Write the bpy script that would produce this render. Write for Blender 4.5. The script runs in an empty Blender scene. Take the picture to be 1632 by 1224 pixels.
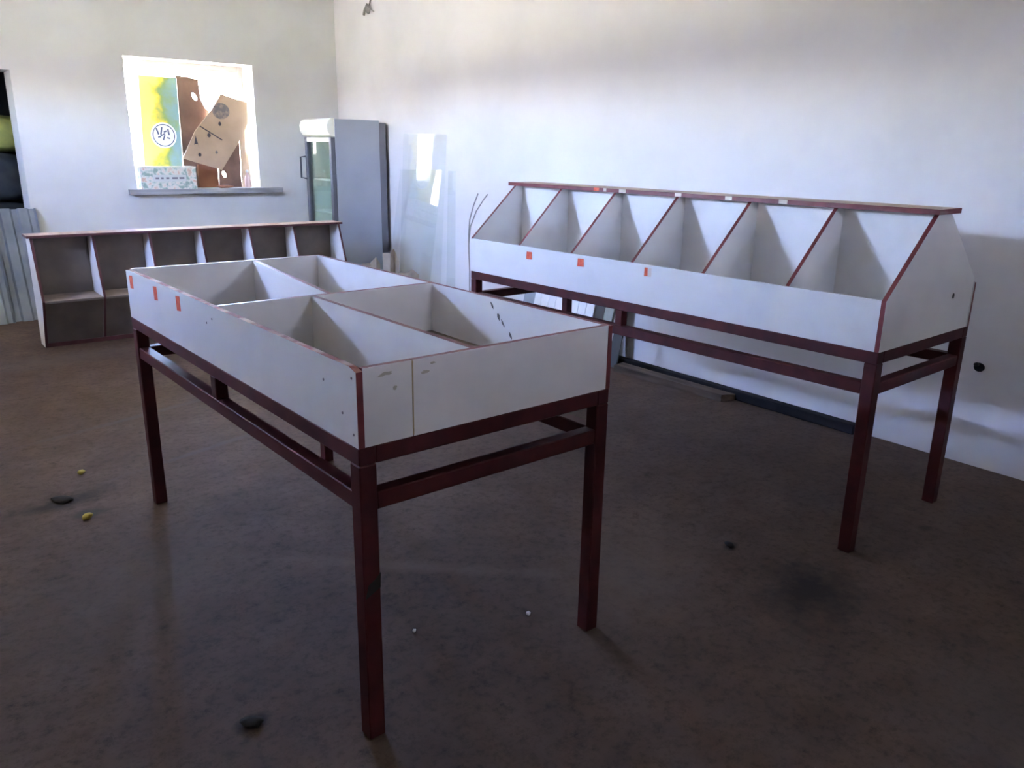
import bpy, bmesh, math, random
from mathutils import Vector, Matrix, noise

random.seed(7)
S = bpy.context.scene
COL = S.collection

# ------------------------------------------------------------------ camera
F_PX, YAW, PITCH, ROLL, CAM_H = 1272.7, 0.6704, 0.2864, 0.0169, 1.4657
fw = Vector((math.sin(YAW)*math.cos(PITCH), math.cos(YAW)*math.cos(PITCH), -math.sin(PITCH)))
rt = Vector((math.cos(YAW), -math.sin(YAW), 0))
up = rt.cross(fw)
r2 = rt*math.cos(ROLL) + up*math.sin(ROLL)
u2 = -rt*math.sin(ROLL) + up*math.cos(ROLL)
cam_data = bpy.data.cameras.new('camera')
cam_data.sensor_fit = 'HORIZONTAL'; cam_data.sensor_width = 36
cam_data.lens = F_PX/1632*36
cam_data.clip_start = 0.05; cam_data.clip_end = 500
cam = bpy.data.objects.new('camera', cam_data); COL.objects.link(cam)
m = Matrix((r2, u2, -fw)).transposed().to_4x4(); m.translation = (0, 0, CAM_H)
cam.matrix_world = m
S.camera = cam

# ------------------------------------------------------------------ sky, sun, windows, exposure
W = bpy.data.worlds.new('sky'); S.world = W; W.use_nodes = True
wn = W.node_tree; bg = wn.nodes['Background']
sky = wn.nodes.new('ShaderNodeTexSky'); sky.sky_type = 'NISHITA'; sky.sun_disc = False
sky.sun_elevation = math.radians(48); sky.sun_rotation = math.radians(150)
sky.air_density = 1.0; sky.dust_density = 3.0; sky.ozone_density = 1.0
# sky tinted a little towards blue, bright dry ground below the horizon
SKY_TINT, GROUND, EXPOSURE = (1.68, 1.60, 2.00), (3.8, 3.6, 3.15), 5.62
geo = wn.nodes.new('ShaderNodeNewGeometry'); sep = wn.nodes.new('ShaderNodeSeparateXYZ'); wn.links.new(geo.outputs['Incoming'], sep.inputs[0])
hz = wn.nodes.new('ShaderNodeMapRange'); hz.inputs['From Min'].default_value = -.01; hz.inputs['From Max'].default_value = .03   # incoming points back to the viewer
wn.links.new(sep.outputs['Z'], hz.inputs[0])
tint = wn.nodes.new('ShaderNodeMix'); tint.data_type = 'RGBA'; tint.blend_type = 'MULTIPLY'; tint.inputs[0].default_value = 1; tint.inputs[7].default_value = (*SKY_TINT, 1)
wn.links.new(sky.outputs[0], tint.inputs[6])
gm = wn.nodes.new('ShaderNodeMix'); gm.data_type = 'RGBA'; gm.inputs[7].default_value = (*GROUND, 1)
wn.links.new(hz.outputs[0], gm.inputs[0]); wn.links.new(tint.outputs[2], gm.inputs[6]); wn.links.new(gm.outputs[2], bg.inputs[0])
bg.inputs[1].default_value = 1.0

def portal(loc, sx, sy, direction):
    l = bpy.data.lights.new('window_portal', 'AREA'); l.shape = 'RECTANGLE'; l.size = sx; l.size_y = sy
    l.cycles.is_portal = True
    o = bpy.data.objects.new('window_portal', l); COL.objects.link(o); o.location = loc
    o.rotation_euler = Vector(direction).to_track_quat('-Z', 'Z').to_euler()

S.view_settings.view_transform = 'Standard'; S.view_settings.look = 'None'
S.view_settings.gamma = 1; S.view_settings.use_curve_mapping = False
S.view_settings.exposure = EXPOSURE
S.cycles.max_bounces = 14; S.cycles.diffuse_bounces = 10; S.cycles.transparent_max_bounces = 16
S.cycles.sample_clamp_indirect = 20

# room dimensions (metres)
XR, YB, XL, YF, HC = 4.076, 8.193, -1.3, -2.6, 3.05
WT = 0.35
LW = (4.70, 6.05, 1.95, 2.27)                    # left wall window y0 y1 z0 z1
BW = (1.99, 3.17, 1.045, 2.21)                  # back wall window x0 x1 z0 z1
portal((XL-.30, (LW[0]+LW[1])/2, (LW[2]+LW[3])/2), LW[1]-LW[0], LW[3]-LW[2], (1, 0, 0))
FILL_SLOT = (1.70, 2.14, 1.95, 2.06)  # unseen slot added behind the viewer to brighten counter ends x0 x1 z0 z1
portal(((FILL_SLOT[0]+FILL_SLOT[1])/2, YF-.34, (FILL_SLOT[2]+FILL_SLOT[3])/2), FILL_SLOT[1]-FILL_SLOT[0], FILL_SLOT[3]-FILL_SLOT[2], (0, 1, 0))
portal(((BW[0]+BW[1])/2, YB+.34, (BW[2]+BW[3])/2), BW[1]-BW[0], BW[3]-BW[2], (0, -1, 0))

# ------------------------------------------------------------------ materials
def mat(name, col, rough=.6, noise_scale=None, col2=None, metallic=0., bump=0., lo=.35, hi=.65, spec=.5, detail=6., coords='Object', stretch=None):
    M = bpy.data.materials.new(name); M.use_nodes = True
    nt = M.node_tree; b = nt.nodes['Principled BSDF']
    b.inputs['Base Color'].default_value = (*col, 1); b.inputs['Roughness'].default_value = rough
    b.inputs['Metallic'].default_value = metallic; b.inputs['Specular IOR Level'].default_value = spec
    if noise_scale:
        tc = nt.nodes.new('ShaderNodeTexCoord'); n = nt.nodes.new('ShaderNodeTexNoise')
        n.inputs['Scale'].default_value = noise_scale; n.inputs['Detail'].default_value = detail
        src = tc.outputs[coords]
        if stretch:
            mp = nt.nodes.new('ShaderNodeMapping'); mp.inputs['Scale'].default_value = stretch
            nt.links.new(src, mp.inputs[0]); src = mp.outputs[0]
        nt.links.new(src, n.inputs['Vector'])
        if col2:
            r = nt.nodes.new('ShaderNodeValToRGB'); r.color_ramp.elements[0].position = lo; r.color_ramp.elements[1].position = hi
            r.color_ramp.elements[0].color = (*col2, 1); r.color_ramp.elements[1].color = (*col, 1)
            nt.links.new(n.outputs['Fac'], r.inputs[0]); nt.links.new(r.outputs[0], b.inputs['Base Color'])
        if bump:
            bp = nt.nodes.new('ShaderNodeBump'); bp.inputs['Strength'].default_value = bump; bp.inputs['Distance'].default_value = .01
            nt.links.new(n.outputs['Fac'], bp.inputs['Height']); nt.links.new(bp.outputs[0], b.inputs['Normal'])
    return M

M_WALL = mat('plaster_white', (.78, .76, .765), .9, 1.6, (.71, .695, .70), bump=.04, lo=.3, hi=.6, spec=.2)
M_WALLB = mat('plaster_back', (.74, .74, .71), .9, 2.2, (.68, .68, .65), bump=.04, lo=.3, hi=.6, spec=.2)
M_CEIL = mat('ceiling_white', (.78, .77, .74), .9, spec=.2)
M_WHITE = mat('white_melamine', (.79, .785, .775), .32, 5., (.74, .735, .725), lo=.25, hi=.5)
M_EDGE = mat('red_edge_band', (.20, .03, .034), .45, 14., (.13, .018, .022))
M_EDGEC = mat('dull_maroon_edge', (.11, .03, .035), .5, 14., (.07, .02, .024))
M_RAW = mat('raw_chipboard_edge', (.50, .30, .22), .8, 30., (.36, .12, .09))
M_PEEL = mat('peeling_red_edge', (.55, .36, .28), .7, 9., (.26, .035, .03), lo=.45, hi=.6)
M_WOOD = mat('faded_top_board', (.62, .47, .38), .6, 6., (.50, .36, .28), stretch=(4, .4, 4))
M_FRAME = mat('maroon_painted_steel', (.088, .012, .013), .55, 10., (.05, .007, .009), bump=.03, spec=.3)
M_CHIP = mat('dark_bare_steel', (.012, .010, .010), .6)
M_HARD = mat('brown_hardboard', (.21, .175, .15), .7, 5., (.15, .125, .105), spec=.25)
M_BASE = mat('worn_tan_bottom', (.42, .32, .24), .6, 6., (.24, .19, .16))
M_ORANGE = mat('orange_sticker', (.85, .16, .06), .5, 60., (.75, .07, .03))
M_PALE = mat('torn_white_sticker', (.75, .66, .58), .7)
M_DARK = mat('black_rubber', (.012, .012, .016), .6)
M_GREYM = mat('grey_metal', (.34, .37, .42), .4, 6., (.28, .31, .36), metallic=.3)
M_FRSIDE = mat('fridge_grey_side', (.40, .43, .48), .45, 3., (.36, .39, .44))
M_FRDARK = mat('fridge_dark_trim', (.10, .105, .125), .5)
M_FRIN = mat('fridge_liner', (.80, .84, .80), .5)
M_FRCOV = mat('fridge_rear_grey', (.17, .17, .19), .5)
M_CREAM = mat('cream_plastic', (.86, .84, .72), .4)
M_TIN = mat('zinc_sheet', (.30, .33, .37), .45, 4., (.20, .23, .27), metallic=.55)
M_CARD = mat('tan_cardboard', (.50, .36, .24), .8, 5., (.42, .30, .20))
M_CARDD = mat('brown_cardboard', (.24, .14, .10), .85, 5., (.15, .085, .06))
M_CARDR = mat('red_brown_cardboard', (.38, .16, .08), .8, 4., (.24, .10, .06))
M_INK = mat('grey_print', (.17, .15, .15), .8, 25., (.30, .24, .19), lo=.4, hi=.55)
M_INKD = mat('dark_print', (.06, .05, .06), .8)
M_BLUEINK = mat('blue_print', (.10, .12, .22), .6)
M_PRINTW = mat('white_print', (.85, .86, .86), .5)
M_PLANK = mat('old_plank', (.15, .11, .085), .9, 4., (.07, .055, .045), stretch=(6, .6, 6), spec=.2)
M_STRIP = mat('dark_strip', (.022, .020, .024), .9, 5., (.012, .012, .014), spec=.15)
M_PVC = mat('white_pvc', (.78, .79, .80), .35)
M_WIRE = mat('grey_cable', (.30, .28, .27), .6)
M_SACKY = mat('yellow_green_sack', (.42, .42, .10), .7, 14., (.32, .34, .10))
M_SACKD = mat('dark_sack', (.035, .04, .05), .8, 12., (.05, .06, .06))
M_SILL = mat('weathered_sill', (.42, .42, .43), .7, 5., (.28, .29, .30), stretch=(.6, 6, 6))
M_WINF = mat('window_frame_grey', (.33, .31, .30), .6)
M_LEAF = mat('yellow_leaf', (.55, .45, .08), .7)
M_CRUMB = mat('plaster_crumb', (.70, .68, .65), .9)
M_DIRT = mat('dark_dirt', (.03, .025, .022), .95, 30., (.015, .013, .012))
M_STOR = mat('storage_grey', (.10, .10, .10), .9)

def glassmat(name, tint, gloss=.10, tr=.9):
    M = bpy.data.materials.new(name); M.use_nodes = True; nt = M.node_tree; nt.nodes.clear()
    o = nt.nodes.new('ShaderNodeOutputMaterial'); t = nt.nodes.new('ShaderNodeBsdfTransparent'); t.inputs[0].default_value = (*tint, 1)
    g = nt.nodes.new('ShaderNodeBsdfGlossy'); g.inputs['Roughness'].default_value = .015
    lw = nt.nodes.new('ShaderNodeLayerWeight'); lw.inputs[0].default_value = .5
    pw = nt.nodes.new('ShaderNodeMath'); pw.operation = 'POWER'; pw.inputs[1].default_value = 4.; nt.links.new(lw.outputs['Facing'], pw.inputs[0])
    ma = nt.nodes.new('ShaderNodeMath'); ma.operation = 'MULTIPLY_ADD'; ma.inputs[1].default_value = .95; ma.inputs[2].default_value = .045; nt.links.new(pw.outputs[0], ma.inputs[0])
    mx = nt.nodes.new('ShaderNodeMixShader')
    nt.links.new(ma.outputs[0], mx.inputs[0]); nt.links.new(t.outputs[0], mx.inputs[1]); nt.links.new(g.outputs[0], mx.inputs[2])
    nt.links.new(mx.outputs[0], o.inputs[0]); return M
M_GLASS = glassmat('clear_glass', (.96, .98, .97))
M_SHEET = glassmat('greenish_sheet_glass', (.975, .985, .98))
M_FRGLASS = glassmat('fridge_glass', (.90, .96, .90))

# ------------------------------------------------------------------ mesh helpers
def link(name, me, mats, parent=None, loc=None):
    o = bpy.data.objects.new(name, me); COL.objects.link(o)
    for mm in (mats if isinstance(mats, (list, tuple)) else [mats]): me.materials.append(mm)
    if parent: o.parent = parent
    if loc: o.location = loc
    return o

def raw(name, verts, faces, mats, parent=None, fm=None, smooth=False):
    me = bpy.data.meshes.new(name); me.from_pydata([tuple(v) for v in verts], [], faces)
    if fm:
        for p, k in zip(me.polygons, fm): p.material_index = k
    if smooth:
        for p in me.polygons: p.use_smooth = True
    bm = bmesh.new(); bm.from_mesh(me); bmesh.ops.recalc_face_normals(bm, faces=bm.faces); bm.to_mesh(me); bm.free()
    me.update()
    return link(name, me, mats, parent)

def box(name, lo, hi, mt, parent=None, bevel=.003):
    bm = bmesh.new(); bmesh.ops.create_cube(bm, size=1)
    for v in bm.verts:
        v.co = Vector([lo[i] + (v.co[i]+.5)*(hi[i]-lo[i]) for i in range(3)])
    if bevel:
        bmesh.ops.bevel(bm, geom=bm.edges[:], offset=min(bevel, .3*min(hi[i]-lo[i] for i in range(3))), segments=1, affect='EDGES')
    me = bpy.data.meshes.new(name); bm.to_mesh(me); bm.free()
    return link(name, me, mt, parent)

AX = {'x': lambda a, p: (a, p[0], p[1]), 'y': lambda a, p: (p[0], a, p[1]), 'z': lambda a, p: (p[0], p[1], a)}
def panel(name, poly, axis, a0, a1, mats, parent=None, edge=None):
    """board: outline poly in the plane across axis, thickness a0..a1; caps get mats[0], rims mats[1] (edge[i] overrides)"""
    n = len(poly); f = AX[axis]
    V = [f(a0, p) for p in poly] + [f(a1, p) for p in poly]
    F = [list(range(n)), list(range(n, 2*n))] + [[i, (i+1) % n, n+(i+1) % n, n+i] for i in range(n)]
    fm = [0, 0] + [(edge[i] if edge else 1) for i in range(n)]
    return raw(name, V, F, mats, parent, fm)

def rect(a0, b0, a1, b1): return [(a0, b0), (a1, b0), (a1, b1), (a0, b1)]

def tube(name, pts, r, mt, parent=None, sides=6):
    V, F = [], []
    pts = [Vector(p) for p in pts]
    for i, p in enumerate(pts):
        t = (pts[min(i+1, len(pts)-1)] - pts[max(i-1, 0)]).normalized()
        a = t.cross(Vector((.31, .87, .38))).normalized(); b = t.cross(a)
        for k in range(sides):
            c = 2*math.pi*k/sides; V.append(p + (a*math.cos(c)+b*math.sin(c))*r)
    for i in range(len(pts)-1):
        for k in range(sides):
            F.append([i*sides+k, i*sides+(k+1) % sides, (i+1)*sides+(k+1) % sides, (i+1)*sides+k])
    F += [list(range(sides)), list(range((len(pts)-1)*sides, len(pts)*sides))]
    return raw(name, V, F, mt, parent, smooth=True)

def disc(name, c, rx, ry, axis, thick, mt, parent=None, n=28, rot=0):
    f = AX[axis]; poly = []
    for k in range(n):
        a = 2*math.pi*k/n; u, v = rx*math.cos(a), ry*math.sin(a)
        poly.append((c[0]+u*math.cos(rot)-v*math.sin(rot), c[1]+u*math.sin(rot)+v*math.cos(rot)))
    return panel(name, poly, axis, c[2], c[2]+thick, [mt, mt], parent)

def holed(name, outer, holes, y0, y1, mt, parent=None):
    """flat sheet in x-z with holes, thickness along y"""
    bm = bmesh.new(); ed = []
    for loop in [outer]+holes:
        vs = [bm.verts.new((x, y0, z)) for x, z in loop]
        ed += [bm.edges.new((vs[i], vs[(i+1) % len(vs)])) for i in range(len(vs))]
    bmesh.ops.triangle_fill(bm, use_beauty=True, edges=ed)
    r = bmesh.ops.extrude_face_region(bm, geom=bm.faces[:])
    for g in r['geom']:
        if isinstance(g, bmesh.types.BMVert): g.co.y = y1
    bmesh.ops.recalc_face_normals(bm, faces=bm.faces)
    me = bpy.data.meshes.new(name); bm.to_mesh(me); bm.free()
    return link(name, me, mt, parent)

def oval(cx, cz, rx, rz, n=16, rot=0):
    out = []
    for k in range(n):
        a = 2*math.pi*k/n; u, v = rx*math.cos(a), rz*math.sin(a)
        out.append((cx+u*math.cos(rot)-v*math.sin(rot), cz+u*math.sin(rot)+v*math.cos(rot)))
    return out

def lump(name, c, r, mt, parent=None, amp=.15, fr=3., sub=3, flat=True, power=1.):
    bm = bmesh.new(); bmesh.ops.create_icosphere(bm, subdivisions=sub, radius=1)
    off = Vector((random.random()*50, random.random()*50, 0))
    for v in bm.verts:
        d = v.co.normalized()
        q = Vector([math.copysign(abs(d[i])**power, d[i]) for i in range(3)])
        k = 1 + amp*noise.noise(d*fr+off)
        v.co = Vector((q.x*r[0]*k, q.y*r[1]*k, q.z*r[2]*k))
    if flat:
        for v in bm.verts: v.co.z = max(v.co.z, -r[2]*.92)
        lowest = min(v.co.z for v in bm.verts)
        for v in bm.verts: v.co.z -= lowest
    for fc in bm.faces: fc.smooth = True
    me = bpy.data.meshes.new(name); bm.to_mesh(me); bm.free()
    return link(name, me, mt, parent, c)

def thing(name, label, cat, loc=(0, 0, 0), rz=0, group=None):
    o = bpy.data.objects.new(name, None); COL.objects.link(o); o.location = loc; o.rotation_euler = (0, 0, rz)
    o['label'] = label; o['category'] = cat
    if group: o['group'] = group
    return o
def tag(o, label, cat, group=None):
    o['label'] = label; o['category'] = cat
    if group: o['group'] = group
    return o
def struct(o, label, cat='wall'):
    o['kind'] = 'structure'; o['label'] = label; o['category'] = cat; return o

def wall(name, us, zs, holes, mapf, mats, thick):
    """wall slab with rectangular openings; mapf(u, depth, z) -> xyz"""
    us = sorted(set(us + [h[i] for h in holes for i in (0, 1)])); zs = sorted(set(zs + [h[i] for h in holes for i in (2, 3)]))
    solid = {}
    for i in range(len(us)-1):
        for j in range(len(zs)-1):
            cu, cz = (us[i]+us[i+1])/2, (zs[j]+zs[j+1])/2
            solid[i, j] = not any(h[0] < cu < h[1] and h[2] < cz < h[3] for h in holes)
    V, F, idx = [], [], {}
    def vi(u, d, z):
        k = (round(u, 5), round(d, 5), round(z, 5))
        if k not in idx: idx[k] = len(V); V.append(mapf(u, d, z))
        return idx[k]
    for (i, j), s in solid.items():
        if not s: continue
        a, b, c, d = us[i], us[i+1], zs[j], zs[j+1]
        for D in (0, thick): F.append([vi(a, D, c), vi(b, D, c), vi(b, D, d), vi(a, D, d)])
        for (di, dj, p, q) in ((-1, 0, (a, c), (a, d)), (1, 0, (b, c), (b, d)), (0, -1, (a, c), (b, c)), (0, 1, (a, d), (b, d))):
            if not solid.get((i+di, j+dj), False):
                F.append([vi(p[0], 0, p[1]), vi(q[0], 0, q[1]), vi(q[0], thick, q[1]), vi(p[0], thick, p[1])])
    return raw(name, V, F, mats)

# ------------------------------------------------------------------ floor material with stains that have a place of their own
def floor_material():
    M = bpy.data.materials.new('stained_concrete'); M.use_nodes = True; nt = M.node_tree; N = nt.nodes; Lk = nt.links
    b = N['Principled BSDF']; b.inputs['Roughness'].default_value = .75; b.inputs['Specular IOR Level'].default_value = .3
    tc = N.new('ShaderNodeTexCoord')
    def nz(sc, det=8, rough=.6):
        n = N.new('ShaderNodeTexNoise'); n.inputs['Scale'].default_value = sc; n.inputs['Detail'].default_value = det; n.inputs['Roughness'].default_value = rough
        Lk.new(tc.outputs['Object'], n.inputs['Vector']); return n
    def ramp(src, p0, p1, c0, c1):
        r = N.new('ShaderNodeValToRGB'); r.color_ramp.elements[0].position = p0; r.color_ramp.elements[1].position = p1
        r.color_ramp.elements[0].color = (*c0, 1); r.color_ramp.elements[1].color = (*c1, 1); Lk.new(src, r.inputs[0]); return r.outputs[0]
    def mix(fac, a, c, blend='MIX'):
        x = N.new('ShaderNodeMix'); x.data_type = 'RGBA'; x.blend_type = blend
        if isinstance(fac, float): x.inputs[0].default_value = fac
        else: Lk.new(fac, x.inputs[0])
        for s, v in ((6, a), (7, c)):
            if isinstance(v, tuple): x.inputs[s].default_value = (*v, 1)
            else: Lk.new(v, x.inputs[s])
        return x.outputs[2]
    big = nz(.8, 5); mid = nz(5., 8, .65); fine = nz(30., 7, .75); speck = nz(11., 9, .85)
    col = ramp(big.outputs['Fac'], .35, .65, FLOOR_A, FLOOR_B)
    col = mix(1., col, ramp(mid.outputs['Fac'], .3, .62, (.70, .67, .66), (1.05, 1.05, 1.05)), 'MULTIPLY')
    col = mix(1., col, ramp(fine.outputs['Fac'], .34, .52, (.62, .60, .60), (1.08, 1.08, 1.08)), 'MULTIPLY')
    col = mix(1., col, ramp(speck.outputs['Fac'], .36, .46, (.55, .53, .52), (1., 1., 1.)), 'MULTIPLY')
    # soft distortion so that stains get ragged rims
    wob = nz(9., 6, .7)
    def stain(x, y, rx, ry, ang, colr, strength=1., soft=.5):
        mp = N.new('ShaderNodeMapping'); mp.vector_type = 'TEXTURE'
        mp.inputs['Location'].default_value = (x, y, 0); mp.inputs['Rotation'].default_value = (0, 0, ang); mp.inputs['Scale'].default_value = (rx, ry, 1)
        Lk.new(tc.outputs['Object'], mp.inputs[0])
        ln = N.new('ShaderNodeVectorMath'); ln.operation = 'LENGTH'; Lk.new(mp.outputs[0], ln.inputs[0])
        ad = N.new('ShaderNodeMath'); ad.operation = 'MULTIPLY_ADD'; Lk.new(wob.outputs['Fac'], ad.inputs[0]); ad.inputs[1].default_value = 1.6; Lk.new(ln.outputs['Value'], ad.inputs[2])
        mr = N.new('ShaderNodeMapRange'); mr.inputs['From Min'].default_value = 1.8-soft; mr.inputs['From Max'].default_value = 1.8; mr.inputs['To Min'].default_value = strength; mr.inputs['To Max'].default_value = 0
        Lk.new(ad.outputs[0], mr.inputs[0]); return mr.outputs[0], colr
    for st in STAINS:
        f, c = stain(*st); col = mix(f, col, c)
    Lk.new(col, b.inputs['Base Color'])
    bp = N.new('ShaderNodeBump'); bp.inputs['Strength'].default_value = .25; bp.inputs['Distance'].default_value = .006
    Lk.new(mid.outputs['Fac'], bp.inputs['Height']); Lk.new(bp.outputs[0], b.inputs['Normal'])
    return M
FLOOR_A, FLOOR_B = (.088, .055, .039), (.122, .080, .059)
DK = (.018, .011, .008)
STAINS = [
    (2.36, 1.29, .30, .20, .4, DK, .95, .8), (.44, 3.60, .26, .11, .2, DK, .9, .8), (.50, 3.42, .09, .06, .1, (.04, .035, .025), .8, .6),
    (.57, 1.80, .055, .04, .3, DK, .9, .6), (2.41, 1.66, .05, .03, .2, DK, .7, .6), (3.19, 1.28, .05, .04, .2, DK, .6, .6),
    (1.35, 2.25, .75, .05, -.75, (.15, .105, .075), .55, .8), (1.9, 1.75, .6, .35, .4, (.15, .11, .085), .5, .9),
    (1.0, 4.6, .9, .035, .28, (.09, .075, .07), .6, .8), (1.2, 3.9, .7, .03, .3, (.09, .075, .07), .5, .8), (2.2, .6, .5, .3, .2, (.09, .075, .07), .4, .9),
    (.9, 6.2, .9, .25, .1, (.11, .09, .085), .5, .9), (.5, 2.7, .6, .4, .8, (.10, .085, .075), .4, .9),
]

# ------------------------------------------------------------------ the setting
fl = box('floor', (XL-WT, YF-WT, -.1), (XR+WT, 11.2, 0), floor_material(), bevel=0); struct(fl, 'stained bare concrete floor of the shop room', 'floor')
ce = box('ceiling', (XL-WT, YF-WT, HC), (XR+WT, 11.2, HC+.2), M_CEIL, bevel=0); struct(ce, 'white ceiling above the shop room', 'ceiling')
w = wall('wall_right', [YF-WT, YB], [0, HC], [], lambda u, d, z: (XR+d, u, z), M_WALL, WT); struct(w, 'long white plaster wall on the right side')
DOOR = (.10, 1.097, -1, 2.03)
w = wall('wall_back', [XL, XR+WT], [0, HC], [BW, (DOOR[0], DOOR[1], -.5, DOOR[3])], lambda u, d, z: (u, YB+d, z), M_WALLB, WT); struct(w, 'pale back wall with the window and doorway')
w = wall('wall_left', [YF-WT, YB+WT], [0, HC], [LW], lambda u, d, z: (XL-d, u, z), M_WALL, WT); struct(w, 'white side wall with a high window, left of the view')
w = wall('wall_front', [XL, XR], [0, HC], [FILL_SLOT], lambda u, d, z: (u, YF-d, z), M_WALL, WT); struct(w, 'white wall behind the viewer')
# dark store room beyond the doorway
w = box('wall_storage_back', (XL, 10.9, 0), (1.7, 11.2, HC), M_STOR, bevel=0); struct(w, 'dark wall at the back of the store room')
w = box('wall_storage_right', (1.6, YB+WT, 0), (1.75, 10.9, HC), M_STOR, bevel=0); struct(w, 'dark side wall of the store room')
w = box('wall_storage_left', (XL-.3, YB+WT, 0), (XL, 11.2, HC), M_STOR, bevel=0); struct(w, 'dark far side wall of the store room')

# back window
win = bpy.data.objects.new('window_1', None); COL.objects.link(win); struct(win, 'bright back window stuffed with cardboard boxes', 'window')
fy0, fy1 = YB+.27, YB+.33
x0, x1, z0, z1 = BW
box('window_frame', (x0, fy0, z0), (x0+.05, fy1, z1), M_WINF, win); box('window_frame', (x1-.05, fy0, z0), (x1, fy1, z1), M_WINF, win)
box('window_frame', (x0+.05, fy0, z1-.06), (x1-.05, fy1, z1), M_WINF, win); box('window_frame', (x0+.05, fy0, z0), (x1-.05, fy1, z0+.05), M_WINF, win)
box('window_mullion', (2.60, fy0, z0+.05), (2.64, fy1, z1-.06), M_WINF, win)
box('pane', (x0+.05, fy0+.028, z0+.05), (2.60, fy0+.032, z1-.06), M_GLASS, win, 0); box('pane', (2.64, fy0+.028, z0+.05), (x1-.05, fy0+.032, z1-.06), M_GLASS, win, 0)
panel('window_sill', [(1.90, YB-.10), (3.37, YB-.10), (3.36, YB-.001), (3.169, YB-.001), (3.169, fy0), (1.991, fy0), (1.991, YB-.001), (1.91, YB-.001)], 'z', 1.0, 1.046, [M_SILL, M_SILL], win)

# left (unseen) window
w2 = bpy.data.objects.new('window_2', None); COL.objects.link(w2); struct(w2, 'high window in the left wall', 'window')
ya, yb_, za, zb_ = LW; fx0, fx1 = XL-.28, XL-.23
box('window_frame', (fx0, ya, za), (fx1, ya+.04, zb_), M_WINF, w2); box('window_frame', (fx0, yb_-.04, za), (fx1, yb_, zb_), M_WINF, w2)
box('window_frame', (fx0, ya+.04, zb_-.04), (fx1, yb_-.04, zb_), M_WINF, w2); box('window_frame', (fx0, ya+.04, za), (fx1, yb_-.04, za+.04), M_WINF, w2)

# ------------------------------------------------------------------ steel stand shared by the two produce counters
def stand(root, Wd, Ln, ztop, strut_y, lw=.046):
    """legs, rails and strut; local x across, y along; top rail under ztop"""
    for ix in (0, 1):
        for iy in (0, 1):
            X0 = ix*(Wd-lw); Y0 = iy*(Ln-lw)
            box('leg', (X0, Y0, 0), (X0+lw, Y0+lw, ztop-.045), M_FRAME, root)
    t0, t1 = ztop-.045, ztop
    for X0 in (0, Wd-.045): box('top_rail', (X0, 0, t0), (X0+.045, Ln, t1), M_FRAME, root)
    for Y0 in (0, Ln-.045): box('top_rail', (.045, Y0, t0), (Wd-.045, Y0+.045, t1), M_FRAME, root)
    l0, l1 = ztop-.165, ztop-.12
    for X0 in (.004, Wd-.045): box('lower_rail', (X0, lw, l0), (X0+.041, Ln-lw, l1), M_FRAME, root)
    for Y0 in (.004, Ln-.045): box('lower_rail', (lw, Y0, l0), (Wd-lw, Y0+.041, l1), M_FRAME, root)
    box('strut', (.003, strut_y-.022, l1), (.043, strut_y+.022, t0), M_FRAME, root)

# ------------------------------------------------------------------ counter A: flat open bin, nearest
WA, LA, ZA, HB = .823, 1.835, .80, .19
A = thing('produce_counter', 'low white four-bin counter with red edges on maroon legs, nearest the viewer', 'counter', (.7886, 1.555, 0), .023)
stand(A, WA, LA, ZA, .955)
T = .017; zt = ZA+HB
mats = [M_WHITE, M_EDGE, M_PEEL, M_RAW]
side = panel('side_panel', [(0, ZA), (LA, ZA), (LA, zt-.004), (LA-.06, zt), (.03, zt), (0, zt-.008)], 'x', 0, T, mats, A, [1, 1, 2, 2, 2, 1])
panel('side_panel', [(0, ZA), (LA, ZA), (LA, zt), (0, zt-.003)], 'x', WA-T, WA, mats, A, [1, 1, 1, 1])
panel('end_panel', rect(T, ZA, .148, zt-.001), 'y', .001, T, mats, A)
panel('end_panel', rect(.150, ZA, WA-T, zt-.001), 'y', .001, T, mats, A)
panel('joint_strip', rect(.1475, ZA+.004, .1505, zt-.003), 'y', -.0005, .004, [mat('yellowed_glue', (.38, .30, .16), .7)]*2, A)
panel('end_panel', rect(T, ZA, WA-T, zt), 'y', LA-T, LA, mats, A)
panel('cross_divider', rect(T, ZA+.012, WA-T, zt-.001), 'y', .896, .896+T, mats, A)
# lengthwise dividers, the far one set askew
panel('divider', rect(T, ZA+.012, .896, zt-.002), 'x', .330, .330+T, mats, A)
def askew(name, a, b, z0_, z1_, parent):
    a, b = Vector(a), Vector(b); d = (b-a).normalized(); n = Vector((-d.y, d.x))*T/2
    P = [a+n, b+n, b-n, a-n]
    V = [(p.x, p.y, z) for z in (z0_, z1_) for p in P]
    return raw(name, V, [[3, 2, 1, 0], [4, 5, 6, 7], [0, 1, 5, 4], [1, 2, 6, 5], [2, 3, 7, 6], [3, 0, 4, 7]], mats, parent, [1, 1, 0, 1, 0, 1])
askew('divider', (.405, .913), (.515, LA-T), ZA+.012, zt-.002, A)
panel('bin_bottom', rect(T, T, WA-T, LA-T), 'z', ZA, ZA+.011, [M_BASE, M_BASE], A)
for y, z in ((1.77, .948), (1.465, .948), (1.215, .950)):
    panel('price_sticker', [(y-.020, z-.024), (y+.018, z-.027), (y+.021, z+.022), (y-.018, z+.026)], 'x', -.0012, 0, [M_ORANGE, M_ORANGE], A)
M_SCREW = mat('dull_screw', (.20, .18, .20), .5)
for y, z in ((.02, .965), (.02, .83), (.07, .87), (.16, .93), (.9, .95), (.95, .93)):
    disc('screw_head', (y, z, -.0012), .0034, .0034, 'x', .0014, M_SCREW, A, 10)
panel('paint_chip', [(.003, .41), (.044, .43), (.046, .47), (.030, .455), (.012, .445)], 'y', -.0012, .0005, [M_CHIP]*2, A)
M_SCR = mat('grey_scratch', (.14, .13, .13), .8)
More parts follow.
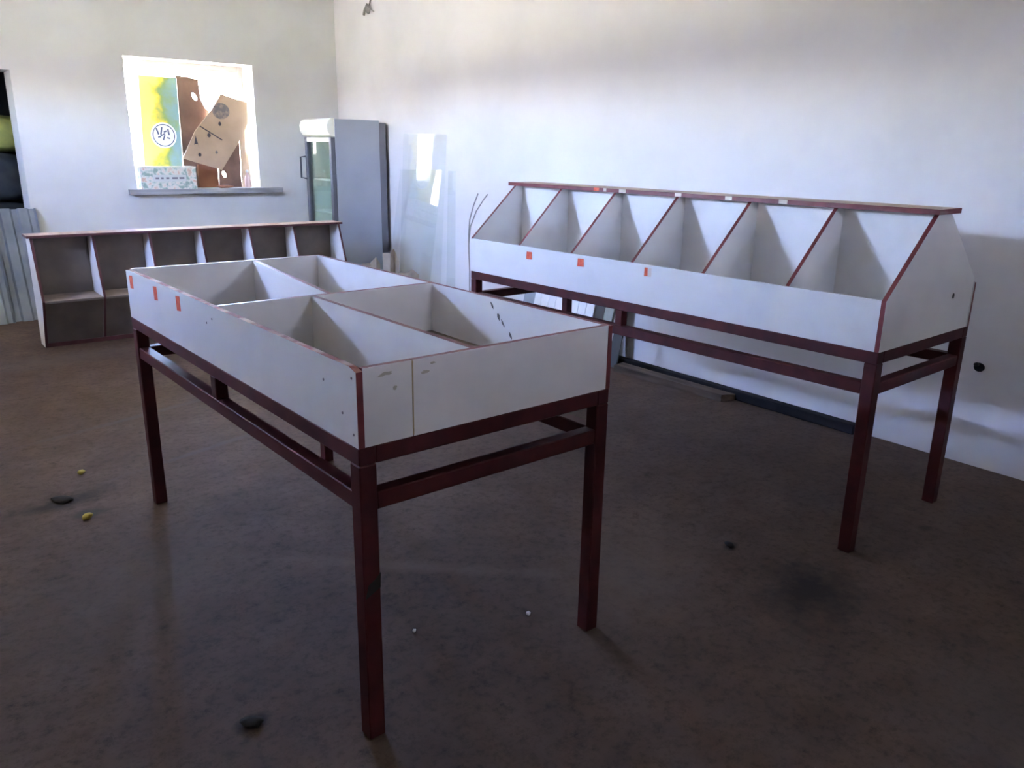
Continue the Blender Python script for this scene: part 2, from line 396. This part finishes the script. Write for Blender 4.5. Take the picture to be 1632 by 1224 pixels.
def blot(cy, cz, ry, rz_, rot, n=12):
    return [(cy+(u*math.cos(rot)-v*math.sin(rot)), cz+(u*math.sin(rot)+v*math.cos(rot))) for u, v in
            ((ry*(1+.45*random.uniform(-1, 1))*math.cos(2*math.pi*k/n), rz_*(1+.45*random.uniform(-1, 1))*math.sin(2*math.pi*k/n)) for k in range(n))]
for cy, cz, ry, rz_, rot in ((.535, .962, .014, .004, .9), (.500, .930, .013, .006, 1.2), (.478, .912, .012, .003, .9), (.435, .876, .014, .004, .9)):
    panel('scratch', blot(cy, cz, ry, rz_, rot), 'x', WA-T-.001, WA-T, [M_SCR]*2, A)
M_SMUDGE = mat('olive_smudge', (.46, .44, .36), .8)
for cx, cz, rx, rz_ in ((.075, .968, .016, .005), (.205, .974, .008, .004), (.185, .955, .012, .004), (.10, .93, .006, .004)):
    panel('smudge', blot(cx, cz, rx, rz_, .1), 'y', -.0004, .001, [M_SMUDGE]*2, A)

# ------------------------------------------------------------------ counter B: two-sided gabled bin along the right wall
WB, LB, ZB, HF, ZR = .777, 2.389, .792, .183, 1.262
B = thing('produce_counter', 'tall white counter with gabled six-bin top and pinkish ridge board by the right wall', 'counter', (2.7285, 1.3512, 0), .0331)
stand(B, WB, LB, ZB, 1.245, .048)
prof = [(.0, ZB), (.0, ZB+HF), (.318, ZR), (.425, ZR), (WB-.03, ZB+HF+.02), (WB-.03, ZB)]
panel('end_panel', prof, 'y', 0, T, [M_WHITE, M_EDGE], B)
panel('end_panel', prof, 'y', LB-T, LB, [M_WHITE, M_EDGE], B, [0, 1, 1, 1, 1, 1])
panel('front_panel', rect(T+.0, ZB, LB-T, ZB+HF), 'x', .0, T-.002, [M_WHITE, M_WHITE], B)
panel('back_panel', rect(-.004, ZB, LB, ZB+HF), 'x', WB-.028, WB-.012, [M_WHITE, M_EDGE], B)
cen = .372
panel('middle_panel', rect(T, ZB+.012, LB-T, ZR), 'x', cen-.008, cen+.008, [M_WHITE, M_EDGE], B)
dprof_l = [(T, ZB+.012), (T, ZB+HF-.004), (.318, ZR), (cen-.008, ZR), (cen-.008, ZB+.012)]
dprof_r = [(cen+.008, ZB+.012), (cen+.008, ZR), (.425, ZR), (WB-.03, ZB+HF), (WB-.03, ZB+.012)]
for k in range(1, 6):
    y = LB*k/6
    panel('divider', dprof_l, 'y', y-.008, y+.008, [M_WHITE, M_EDGE], B)
    panel('divider', dprof_r, 'y', y-.008, y+.008, [M_WHITE, M_EDGE], B)
panel('bin_bottom', rect(T, T, WB-.03, LB-T), 'z', ZB, ZB+.011, [M_WHITE, M_WHITE], B)
panel('ridge_board', rect(.288, -.012, .475, LB+.02), 'z', ZR, ZR+.019, [M_WOOD, M_EDGE], B)
for y, z, c, wd in ((1.885, .932, M_ORANGE, .022), (1.505, .939, M_ORANGE, .022), (1.09, .945, M_ORANGE, .010), (1.068, .945, M_PALE, .010)):
    panel('price_sticker', [(y-wd, z-.018), (y+wd, z-.020), (y+wd*.9, z+.019), (y-wd*.9, z+.020)], 'x', -.0012, 0, [c, c], B)
for y, c, wd in ((1.70, M_ORANGE, .019), (1.64, M_PALE, .010), (1.52, M_PALE, .022), (1.17, M_PALE, .019), (.89, M_PALE, .018), (.62, M_PALE, .020)):
    panel('price_sticker', rect(y-wd, ZR+.002, y+wd, ZR+.018), 'x', .2868, .288, [c, c], B)
disc('bolt_head', (.565, ZB+.147, -.0015), .008, .011, 'y', .002, M_CHIP, B, 12)

# ------------------------------------------------------------------ counter C: gabled rack standing on the floor under the window
XC0, XC1, YC = .85, 3.255, 6.45
C = thing('display_rack', 'long floor rack with six slanted bins and white dividers below the back window', 'rack', (XC0, YC, 0))
LC = XC1-XC0
cprof = [(.17, 0), (0, .365), (.165, .80), (.34, .80), (.34, 0)]
panel('end_panel', cprof, 'x', 0, T, [M_WHITE, M_EDGEC], C); panel('end_panel', cprof, 'x', LC-T, LC, [M_WHITE, M_EDGEC], C)
dp = [(.178, .03), (.003, .365), (.165, .80), (.325, .80), (.325, .03)]
xs = [0, .40, .795, 1.187, 1.58, 1.965, LC-T]
for x in xs[1:-1]: panel('divider', dp, 'x', x, x+.016, [M_WHITE, M_EDGEC], C)
for k in range(6):
    a = xs[k]+T; b = xs[k+1]
    panel('shelf', rect(a, .006, b, .325), 'z', .350, .365, [M_BASE, M_HARD], C)
    panel('front_panel', [(.014, .350), (.020, .350), (.190, .03), (.184, .03)], 'x', a, b, [M_HARD, M_HARD], C)
panel('back_panel', rect(T, 0, LC-T, .80), 'y', .326, .334, [M_HARD, M_HARD], C)
panel('plinth', rect(T, 0, LC-T, .03), 'y', .172, .188, [M_EDGEC, M_EDGEC], C)
panel('top_board', rect(-.02, .145, LC+.02, .345), 'z', .80, .818, [M_WOOD, M_EDGEC], C)

# ------------------------------------------------------------------ fridge by the corner
FR = thing('display_fridge', 'tall grey glass-door drinks fridge in the far corner', 'fridge')
fx0_, fx1_, fy0_, fy1_, fz = 3.50, 3.965, 7.12, 7.70, 1.705
box('side_panel', (fx0_, fy0_, .06), (fx1_, fy0_+.03, fz), M_FRSIDE, FR); box('side_panel', (fx0_, fy1_-.03, .06), (fx1_, fy1_, fz), M_FRSIDE, FR)
box('top_panel', (fx0_, fy0_+.03, fz-.03), (fx1_, fy1_-.03, fz), M_FRSIDE, FR); box('base', (fx0_, fy0_+.03, .06), (fx1_, fy1_-.03, .22), M_FRDARK, FR)
box('liner', (fx0_+.01, fy1_-.036, .22), (fx1_-.03, fy1_-.0305, fz-.03), M_FRIN, FR, 0)
box('back_liner', (fx1_-.03, fy0_+.03, .22), (fx1_, fy1_-.03, fz-.03), M_FRIN, FR)
box('rear_cover', (fx1_, fy0_+.002, .10), (4.035, fy1_-.01, fz-.02), M_FRCOV, FR)
lump('plug', (4.03, fy0_-.02, .30), (.035, .04, .07), M_DARK, FR, .2, 3, 2)
for a in (fx0_+.03, fx1_-.07):
    for b in (fy0_+.02, fy1_-.06): box('foot', (a, b, 0), (a+.04, b+.04, .06), M_DARK, FR)
for z in (.50, .83, 1.14): box('shelf', (fx0_+.02, fy0_+.035, z), (fx1_-.035, fy1_-.035, z+.018), M_PVC, FR)
# rounded lit header
hp = [(fx0_, 1.545), (fx0_-.05, 1.56), (fx0_-.075, 1.60), (fx0_-.08, 1.65), (fx0_-.065, 1.69), (fx0_-.03, 1.71), (fx0_, 1.712)]
panel('header', hp, 'y', fy0_+.005, fy1_+.02, [M_CREAM, M_CREAM], FR)
dr = box('door', (fx0_-.045, fy0_, .22), (fx0_-.002, fy0_+.045, 1.54), M_FRDARK, FR)
box('door_stile', (fx0_-.045, fy1_-.05, .22), (fx0_-.002, fy1_, 1.54), M_FRDARK, FR); box('door_rail', (fx0_-.045, fy0_+.045, 1.50), (fx0_-.002, fy1_-.05, 1.54), M_CREAM, FR)
box('door_rail', (fx0_-.045, fy0_+.045, .22), (fx0_-.002, fy1_-.05, .27), M_FRDARK, FR)
box('glass_pane', (fx0_-.028, fy0_+.045, .27), (fx0_-.020, fy1_-.05, 1.50), M_FRGLASS, FR, 0)
tube('handle', [(fx0_-.045, fy1_-.02, 1.36), (fx0_-.09, fy1_+.01, 1.355), (fx0_-.09, fy1_+.01, 1.16), (fx0_-.045, fy1_-.02, 1.15)], .009, M_FRDARK, FR)

# ------------------------------------------------------------------ glass sheets leaning on the right wall
def sheet(name, quad, th, mt, label, cat, group=None):
    q = [Vector(v) for v in quad]; n = (q[1]-q[0]).cross(q[3]-q[0]).normalized()*th
    V = q+[v+n for v in q]
    o = raw(name, V, [[0, 1, 2, 3], [4, 5, 6, 7], [0, 1, 5, 4], [1, 2, 6, 5], [2, 3, 7, 6], [3, 0, 4, 7]], mt)
    return tag(o, label, cat, group)
sheet('glass_sheet', [(3.975, 6.11, 0), (3.899, 6.71, 0), (3.988, 6.71, 1.583), (4.064, 6.11, 1.575)], .005, M_SHEET, 'taller glass sheet leaning on the right wall beside the fridge', 'glass sheet')
sheet('glass_sheet', [(3.820, 6.09, 0), (3.768, 6.74, 0), (3.953, 6.72, 1.262), (4.005, 6.10, 1.278)], .005, M_SHEET, 'shorter wide glass sheet leaning in front of the taller glass', 'glass sheet')
sheet('glass_sheet', [(4.03, 5.94, 0), (4.03, 6.085, 0), (4.064, 6.085, 1.27), (4.064, 5.97, 1.27)], .005, M_SHEET, 'narrow glass strip at the right end of the leaning glass', 'glass sheet')

# ------------------------------------------------------------------ things stuffed into the back window
yb = thing('printed_carton', 'tall yellow and green printed carton with round white emblem in the back window', 'box')
def printmat():
    M = bpy.data.materials.new('yellow_green_print'); M.use_nodes = True; nt = M.node_tree; N = nt.nodes; b = N['Principled BSDF']; b.inputs['Roughness'].default_value = .5
    tc = N.new('ShaderNodeTexCoord'); sp = N.new('ShaderNodeSeparateXYZ'); nt.links.new(tc.outputs['Object'], sp.inputs[0])
    n = N.new('ShaderNodeTexNoise'); n.inputs['Scale'].default_value = 7; n.inputs['Detail'].default_value = 3; nt.links.new(tc.outputs['Object'], n.inputs['Vector'])
    a = N.new('ShaderNodeMath'); a.operation = 'MULTIPLY_ADD'; nt.links.new(n.outputs['Fac'], a.inputs[0]); a.inputs[1].default_value = .42; nt.links.new(sp.outputs[0], a.inputs[2])
    r = N.new('ShaderNodeValToRGB'); nt.links.new(a.outputs[0], r.inputs[0])
    mr = N.new('ShaderNodeMapRange'); mr.inputs['From Min'].default_value = 2.22; mr.inputs['From Max'].default_value = 2.74
    nt.links.new(a.outputs[0], mr.inputs[0]); nt.links.new(mr.outputs[0], r.inputs[0])
    e = r.color_ramp.elements; e[0].position = .45; e[0].color = (.95, .84, .22, 1); e[1].position = .85; e[1].color = (.28, .46, .50, 1)
    k = r.color_ramp.elements.new(.55); k.color = (.80, .66, .08, 1); k = r.color_ramp.elements.new(.66); k.color = (.30, .42, .14, 1)
    nt.links.new(r.outputs[0], b.inputs['Base Color']); return M
M_YPRINT = printmat()
panel('carton_body', [(2.10, 1.046), (2.455, 1.046), (2.475, 2.06), (2.14, 2.065)], 'y', YB+.13, YB+.24, [M_YPRINT, M_YPRINT], yb)
em = disc('emblem', (2.312, 1.535, YB+.1275), .118, .118, 'y', .002, M_PRINTW, yb, 32)
V_, F_ = [], []
for k in range(32):
    a = 2*math.pi*k/32
    for r_ in (.094, .102): V_.append((2.312+r_*math.cos(a), YB+.127, 1.535+r_*math.sin(a)))
for k in range(32): F_.append([2*k, 2*k+1, (2*k+3) % 64, (2*k+2) % 64])
raw('emblem_ring', V_, F_, M_BLUEINK, em)
for i, (dx, dz, w_, h_, ro) in enumerate([(-.055, .035, .014, .06, .3), (-.02, .04, .014, .07, -.2), (.015, .035, .03, .012, .4), (.045, .03, .014, .055, .15), (-.04, -.015, .03, .012, .2), (.0, -.02, .012, .05, -.35), (.04, -.025, .028, .012, -.3), (-.01, .005, .05, .010, .5)]):
    cx, cz = 2.312+dx, 1.535+dz; c_, s_ = math.cos(ro), math.sin(ro)
    P = [(cx+u*c_-v*s_, cz+u*s_+v*c_) for u, v in ((-w_/2, -h_/2), (w_/2, -h_/2), (w_/2, h_/2), (-w_/2, h_/2))]
    panel('lettering_stroke', P, 'y', YB+.1262, YB+.1275, [M_BLUEINK]*2, em)

sb = thing('printed_carton', 'small pale floral printed carton on the window sill, front left', 'box')
def floral():
    M = bpy.data.materials.new('floral_print'); M.use_nodes = True; nt = M.node_tree; N = nt.nodes; b = N['Principled BSDF']; b.inputs['Roughness'].default_value = .5
    tc = N.new('ShaderNodeTexCoord'); n = N.new('ShaderNodeTexNoise'); n.inputs['Scale'].default_value = 22; n.inputs['Detail'].default_value = 2; nt.links.new(tc.outputs['Object'], n.inputs['Vector'])
    r = N.new('ShaderNodeValToRGB'); nt.links.new(n.outputs['Fac'], r.inputs[0]); e = r.color_ramp.elements
    e[0].position = .36; e[0].color = (.34, .46, .38, 1); e[1].position = .66; e[1].color = (.70, .50, .38, 1)
    for p, c in ((.44, (.58, .66, .58)), (.5, (.80, .78, .70)), (.58, (.82, .76, .66))):
        k = e.new(p); k.color = (*c, 1)
    nt.links.new(r.outputs[0], b.inputs['Base Color']); return M
M_FLORAL = floral()
box('carton_body', (2.01, YB-.082, 1.046), (2.515, YB+.10, 1.245), M_FLORAL, sb, .003)
panel('carton_lid', rect(2.008, YB-.084, 2.517, YB+.102), 'z', 1.245, 1.253, [M_CREAM, M_CREAM], sb)
for x, w_ in ((2.14, .032), (2.19, .022), (2.235, .028), (2.29, .05), (2.355, .045)):
    panel('lettering_stroke', rect(x, 1.140, x+w_, 1.156), 'y', YB-.0835, YB-.082, [mat('faded_print', (.20, .19, .22), .7)]*2, sb)
panel('label_band', rect(2.12, 1.118, 2.42, 1.178), 'y', YB-.0826, YB-.082, [mat('pale_label', (.70, .72, .68), .6)]*2, sb)

# flattened tan carton leaning across the window, rotated
tc_ = thing('flattened_carton', 'large tilted tan cardboard sheet with round grey print in the back window', 'cardboard')
outer = [(2.88, 1.935), (3.135, 1.865), (3.125, 1.66), (3.02, 1.48), (2.83, 1.215), (2.46, 1.325), (2.60, 1.58), (2.79, 1.80)]
holed('board', outer, [], YB+.105, YB+.122, M_CARD, tc_)
disc('printed_emblem', (2.865, 1.775, YB+.1035), .085, .075, 'y', .0016, M_INK, tc_, 24)
disc('printed_mark', (2.845, 1.655, YB+.1035), .014, .02, 'y', .0016, M_INKD, tc_, 12)
panel('fold_line', [(2.645, 1.625), (2.655, 1.632), (2.86, 1.505), (2.853, 1.497)], 'y', YB+.1035, YB+.1052, [M_INKD]*2, tc_)
panel('printed_mark', [(2.585, 1.46), (2.615, 1.46), (2.625, 1.42), (2.60, 1.54), (2.578, 1.45)], 'y', YB+.1035, YB+.1052, [M_INKD]*2, tc_)
disc('printed_mark', (2.73, 1.545, YB+.1035), .017, .02, 'y', .0016, M_INKD, tc_, 12)
disc('printed_mark', (2.625, 1.36, YB+.1035), .015, .018, 'y', .0016, M_INKD, tc_, 12)
disc('printed_mark', (2.79, 1.385, YB+.1035), .013, .015, 'y', .0016, M_INK, tc_, 12)
o = holed('flattened_carton', [(2.478, 1.046), (2.75, 1.046), (2.83, 1.72), (2.78, 1.76), (2.735, 1.80), (2.70, 1.88), (2.69, 2.06), (2.49, 2.085)], [oval(2.645, 1.90, .022, .04, 14, .5)], YB+.165, YB+.20, M_CARDD)
tag(o, 'dark brown upright cardboard with small hand hole behind the yellow carton', 'cardboard')
o = box('small_carton', (2.60, YB+.135, 1.046), (2.80, YB+.163, 1.27), M_CARDR, bevel=.004); tag(o, 'reddish brown carton low on the sill under the tan sheet', 'box')
o = holed('flattened_carton', [(2.805, 1.046), (3.03, 1.046), (3.04, 1.60), (2.95, 1.62), (2.82, 1.40)], [oval(2.862, 1.172, .020, .034, 14, .4)], YB+.14, YB+.16, M_CARDD)
tag(o, 'dark brown cardboard with white hand hole low beside the bottle', 'cardboard')
o = holed('flattened_carton', [(3.035, 1.046), (3.13, 1.046), (3.115, 1.36), (3.09, 1.40), (3.10, 1.62), (3.045, 1.60)], [], YB+.13, YB+.15, M_CARD)
tag(o, 'narrow tan cardboard strip upright at the right window reveal', 'cardboard')
bt = thing('bottle', 'small pinkish white bottle on the window sill near the right reveal', 'bottle', (3.055, YB+.03, 1.046))
def lathe(name, prof_, mt, parent, n=14):
    V, F = [], []
    for r_, z in prof_:
        for k in range(n):
            a = 2*math.pi*k/n; V.append((r_*math.cos(a), r_*math.sin(a), z))
    for i in range(len(prof_)-1):
        for k in range(n): F.append([i*n+k, i*n+(k+1) % n, (i+1)*n+(k+1) % n, (i+1)*n+k])
    F += [list(range(n)), list(range((len(prof_)-1)*n, len(prof_)*n))]
    return raw(name, V, F, mt, parent, smooth=True)
lathe('bottle_body', [(.027, 0), (.029, .01), (.029, .09), (.022, .115), (.011, .13), (.011, .145)], mat('pinkish_plastic', (.72, .52, .48), .4), bt)
lathe('cap', [(.014, .145), (.014, .168), (.010, .172)], M_PRINTW, bt)
o = lump('crumpled_rag', (2.80, YB-.035, 1.046), (.075, .035, .016), M_CARDR, amp=.5, fr=3); tag(o, 'small reddish scrap lying on the window sill', 'scrap')

# ------------------------------------------------------------------ doorway stuff at the left edge
def corr(name, loc, wd, ht, rz, lean, label):
    n = 40; V = []; ribs = 5
    def prof(t):
        f = (t*ribs) % 1
        return 0 if f < .55 else (.02 if .62 < f < .93 else .02*min((f-.55)/.07, (1-f)/.07))
    for th in (0, .0015):
        for z in (0, ht):
            for i in range(n+1): V.append((i/n*wd, prof(i/n*.999)+th, z))
    k = n+1; F = []
    for i in range(n):
        F.append([i, i+1, k+i+1, k+i]); F.append([2*k+i, 3*k+i, 3*k+i+1, 2*k+i+1])
        F.append([i, 2*k+i, 2*k+i+1, i+1]); F.append([k+i, k+i+1, 3*k+i+1, 3*k+i])
    F += [[0, k, 3*k, 2*k], [n, 2*k+n, 3*k+n, k+n]]
    o = raw(name, V, F, M_TIN); o.location = loc; o.rotation_euler = (-lean, 0, rz)
    return tag(o, label, 'metal sheet', 'corrugated sheets by the doorway')
corr('corrugated_sheet', (.18, 7.690, 0), .62, 1.02, 0, .44, 'front grey corrugated sheet leaning at the doorway, left edge')
corr('corrugated_sheet', (.47, 7.732, 0), .66, 1.0, 0, .44, 'rear grey corrugated sheet leaning at the doorway behind the rack end')
zz = 0
for k in range(4):
    top = k == 3
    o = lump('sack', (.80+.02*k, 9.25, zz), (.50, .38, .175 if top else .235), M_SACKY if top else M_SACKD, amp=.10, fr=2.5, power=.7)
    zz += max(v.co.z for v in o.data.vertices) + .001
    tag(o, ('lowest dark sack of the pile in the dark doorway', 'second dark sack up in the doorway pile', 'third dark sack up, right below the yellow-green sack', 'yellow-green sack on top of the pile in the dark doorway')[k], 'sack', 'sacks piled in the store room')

# ------------------------------------------------------------------ floor edge, leaning boards, wires
o = box('edge_strip', (4.005, 2.06, 0), (4.066, 5.6, .055), M_STRIP, bevel=.006); tag(o, 'long dark strip lying along the foot of the right wall', 'strip')
o = raw('wood_plank', [(3.90, 2.86, 0), (4.00, 2.83, 0), (4.00, 2.83, .04), (3.90, 2.86, .045), (3.86, 3.74, 0), (3.965, 3.755, 0), (3.965, 3.755, .045), (3.86, 3.74, .045)],
        [[0, 1, 2, 3], [4, 5, 6, 7], [0, 1, 5, 4], [1, 2, 6, 5], [2, 3, 7, 6], [3, 0, 4, 7]], M_PLANK); tag(o, 'old brown plank on the floor under the gabled counter', 'plank')
ord_ = ['farthest', 'second', 'third', 'fourth', 'fifth', 'sixth', 'seventh', 'nearest']
for k in range(8):
    y1 = 4.72-k*.083
    q = [(3.87, y1-.078, 0), (3.87, y1, 0), (4.045, y1+.02, .66), (4.045, y1-.058, .66)]
    sheet('wall_board', q, .008, M_PVC, ord_[k]+' of eight narrow white boards leaning on the wall beneath the gabled counter', 'board', 'white boards under the gabled counter')
sheet('grey_slab', [(3.90, 3.90, 0), (3.90, 3.985, 0), (4.05, 3.985, .6), (4.05, 3.90, .6)], .02, mat('grey_green_slab', (.34, .36, .33), .7, 8., (.27, .29, .27)), 'grey slab leaning on the wall right of the white boards', 'slab')
sheet('dark_board', [(3.93, 3.79, 0), (3.93, 3.875, 0), (4.055, 3.875, .58), (4.055, 3.79, .58)], .012, mat('dark_grey_board', (.07, .075, .075), .7), 'dark narrow board leaning on the wall behind the counter strut', 'board')
sheet('grey_slab', [(3.93, 4.76, 0), (3.93, 4.90, 0), (4.05, 4.90, .62), (4.05, 4.76, .62)], .012, M_GREYM, 'grey metal slab leaning on the wall left of the white boards', 'slab')

cb = thing('loose_cable', 'thin grey cable rising from the far end of the gabled counter', 'cable')
def bw(x, y, z):
    a = .0331; c, s = math.cos(a), math.sin(a); return (2.7285+x*c-y*s, 1.3512+x*s+y*c, z)
tube('strand', [bw(-.006, 2.392, .60), bw(-.004, 2.395, .78), bw(-.004, 2.405, .90), bw(-.004, 2.405, 1.0), bw(-.004, 2.395, 1.08), bw(-.004, 2.36, 1.16), bw(-.004, 2.32, 1.225)], .0035, M_WIRE, cb)
tube('strand', [bw(-.002, 2.398, .62), bw(0, 2.402, .80), bw(0, 2.408, .94), bw(0, 2.395, 1.04), bw(0, 2.34, 1.13), bw(0, 2.27, 1.20), bw(0, 2.24, 1.225)], .0035, M_WIRE, cb)
hw = thing('bare_wires', 'frayed bare wire ends hanging high on the right wall near the corner', 'wire')
tube('wire', [(4.066, 7.37, 3.05), (4.066, 7.37, 2.85), (4.055, 7.40, 2.77), (4.05, 7.43, 2.73)], .007, M_WIRE, hw)
tube('wire_end', [(4.05, 7.43, 2.77), (4.04, 7.47, 2.72), (4.045, 7.50, 2.68)], .012, M_WIRE, hw)
tube('wire_end', [(4.05, 7.42, 2.76), (4.04, 7.36, 2.72), (4.05, 7.31, 2.69)], .006, M_WIRE, hw)
lump('tape_knot', (4.05, 7.42, 2.72), (.022, .03, .04), M_WIRE, hw, .2, 3, 2, flat=False)
sk = thing('wall_box', 'dark empty socket box in the right wall beyond the gabled counter', 'socket box', (XR, 1.52, .493))
disc('box_rim', (0, 0, -.004), .025, .022, 'x', .006, M_STRIP, sk, 12)
disc('wire_stub', (.012, .012, -.012), .012, .010, 'x', .012, M_CHIP, sk, 10)

# torn folded cardboard by the fridge foot
M_BEIGE = mat('beige_cardboard', (.50, .42, .34), .85, 8., (.38, .31, .25), spec=.2)
def folded(x, y, panels, rz, label):
    """a torn sheet folded along upright creases: panels = (width, bearing, top height, lean)"""
    bot, top = [Vector((0, 0, 0))], [Vector((0, .03, panels[0][2]))]
    for w_, b_, h_, l_ in panels:
        d = Vector((math.cos(b_), math.sin(b_), 0))*w_
        bot.append(bot[-1]+d); top.append(bot[-1]+Vector((.02, l_, h_)))
    th = Vector((0, .005, 0)); n = len(bot)
    V = bot+top+[v+th for v in bot]+[v+th for v in top]; F = []
    for k in range(n-1):
        F += [[k, k+1, n+k+1, n+k], [2*n+k, 2*n+k+1, 3*n+k+1, 3*n+k], [n+k, n+k+1, 3*n+k+1, 3*n+k], [k, k+1, 2*n+k+1, 2*n+k]]
    F += [[0, n, 3*n, 2*n], [n-1, 2*n-1, 4*n-1, 3*n-1]]
    o = raw('folded_cardboard', V, F, M_BEIGE); o.location = (x, y, 0); o.rotation_euler[2] = rz
    return tag(o, label, 'cardboard', 'torn cardboard by the fridge')
folded(3.40, 6.48, [(.07, .5, .45, .02), (.06, -.5, .50, .05), (.05, .7, .44, .03)], -.3, 'torn beige cardboard folded upright before the fridge, left piece')
folded(3.58, 6.42, [(.05, -.4, .54, .03), (.06, .6, .57, .06), (.04, -.6, .46, .02)], -.3, 'taller torn beige cardboard before the fridge dark rear strip')
folded(3.56, 6.10, [(.06, .4, .40, .02), (.05, -.6, .43, .04), (.06, .3, .38, .03)], -.4, 'low torn beige cardboard before the leaning glass sheets')

# floor litter
def litter(name, x, y, r_, h_, mt, label, cat, amp=.5):
    o = lump(name, (x, y, 0), (r_, r_*.7, h_), mt, amp=amp, fr=2.5, sub=2); o.rotation_euler[2] = random.random()*6; return tag(o, label, cat)
litter('dirt_clump', .44, 3.62, .05, .006, M_DIRT, 'dark dirt clump on the floor left of the low counter', 'dirt')
litter('dirt_clump', .57, 1.80, .030, .007, M_DIRT, 'dark dirt clump on the floor, bottom left', 'dirt')
litter('dirt_clump', 2.41, 1.665, .022, .008, M_DIRT, 'tiny dark clump between the two counters', 'dirt')
litter('dirt_clump', .23, 4.45, .022, .008, M_DIRT, 'tiny dark speck on the floor near the left edge', 'dirt')
litter('dry_leaf', .565, 3.89, .022, .010, M_LEAF, 'yellow dry leaf on the floor left of the low counter', 'leaf')
litter('dry_leaf', .487, 3.37, .026, .012, M_LEAF, 'crumpled yellow-brown leaf beside the dark floor stain', 'leaf')
litter('plaster_crumb', 1.48, 1.76, .010, .007, M_CRUMB, 'white plaster crumb on the floor behind the right leg', 'crumb')
litter('plaster_crumb', 1.13, 1.90, .008, .006, M_CRUMB, 'smaller white plaster crumb under the low counter', 'crumb')
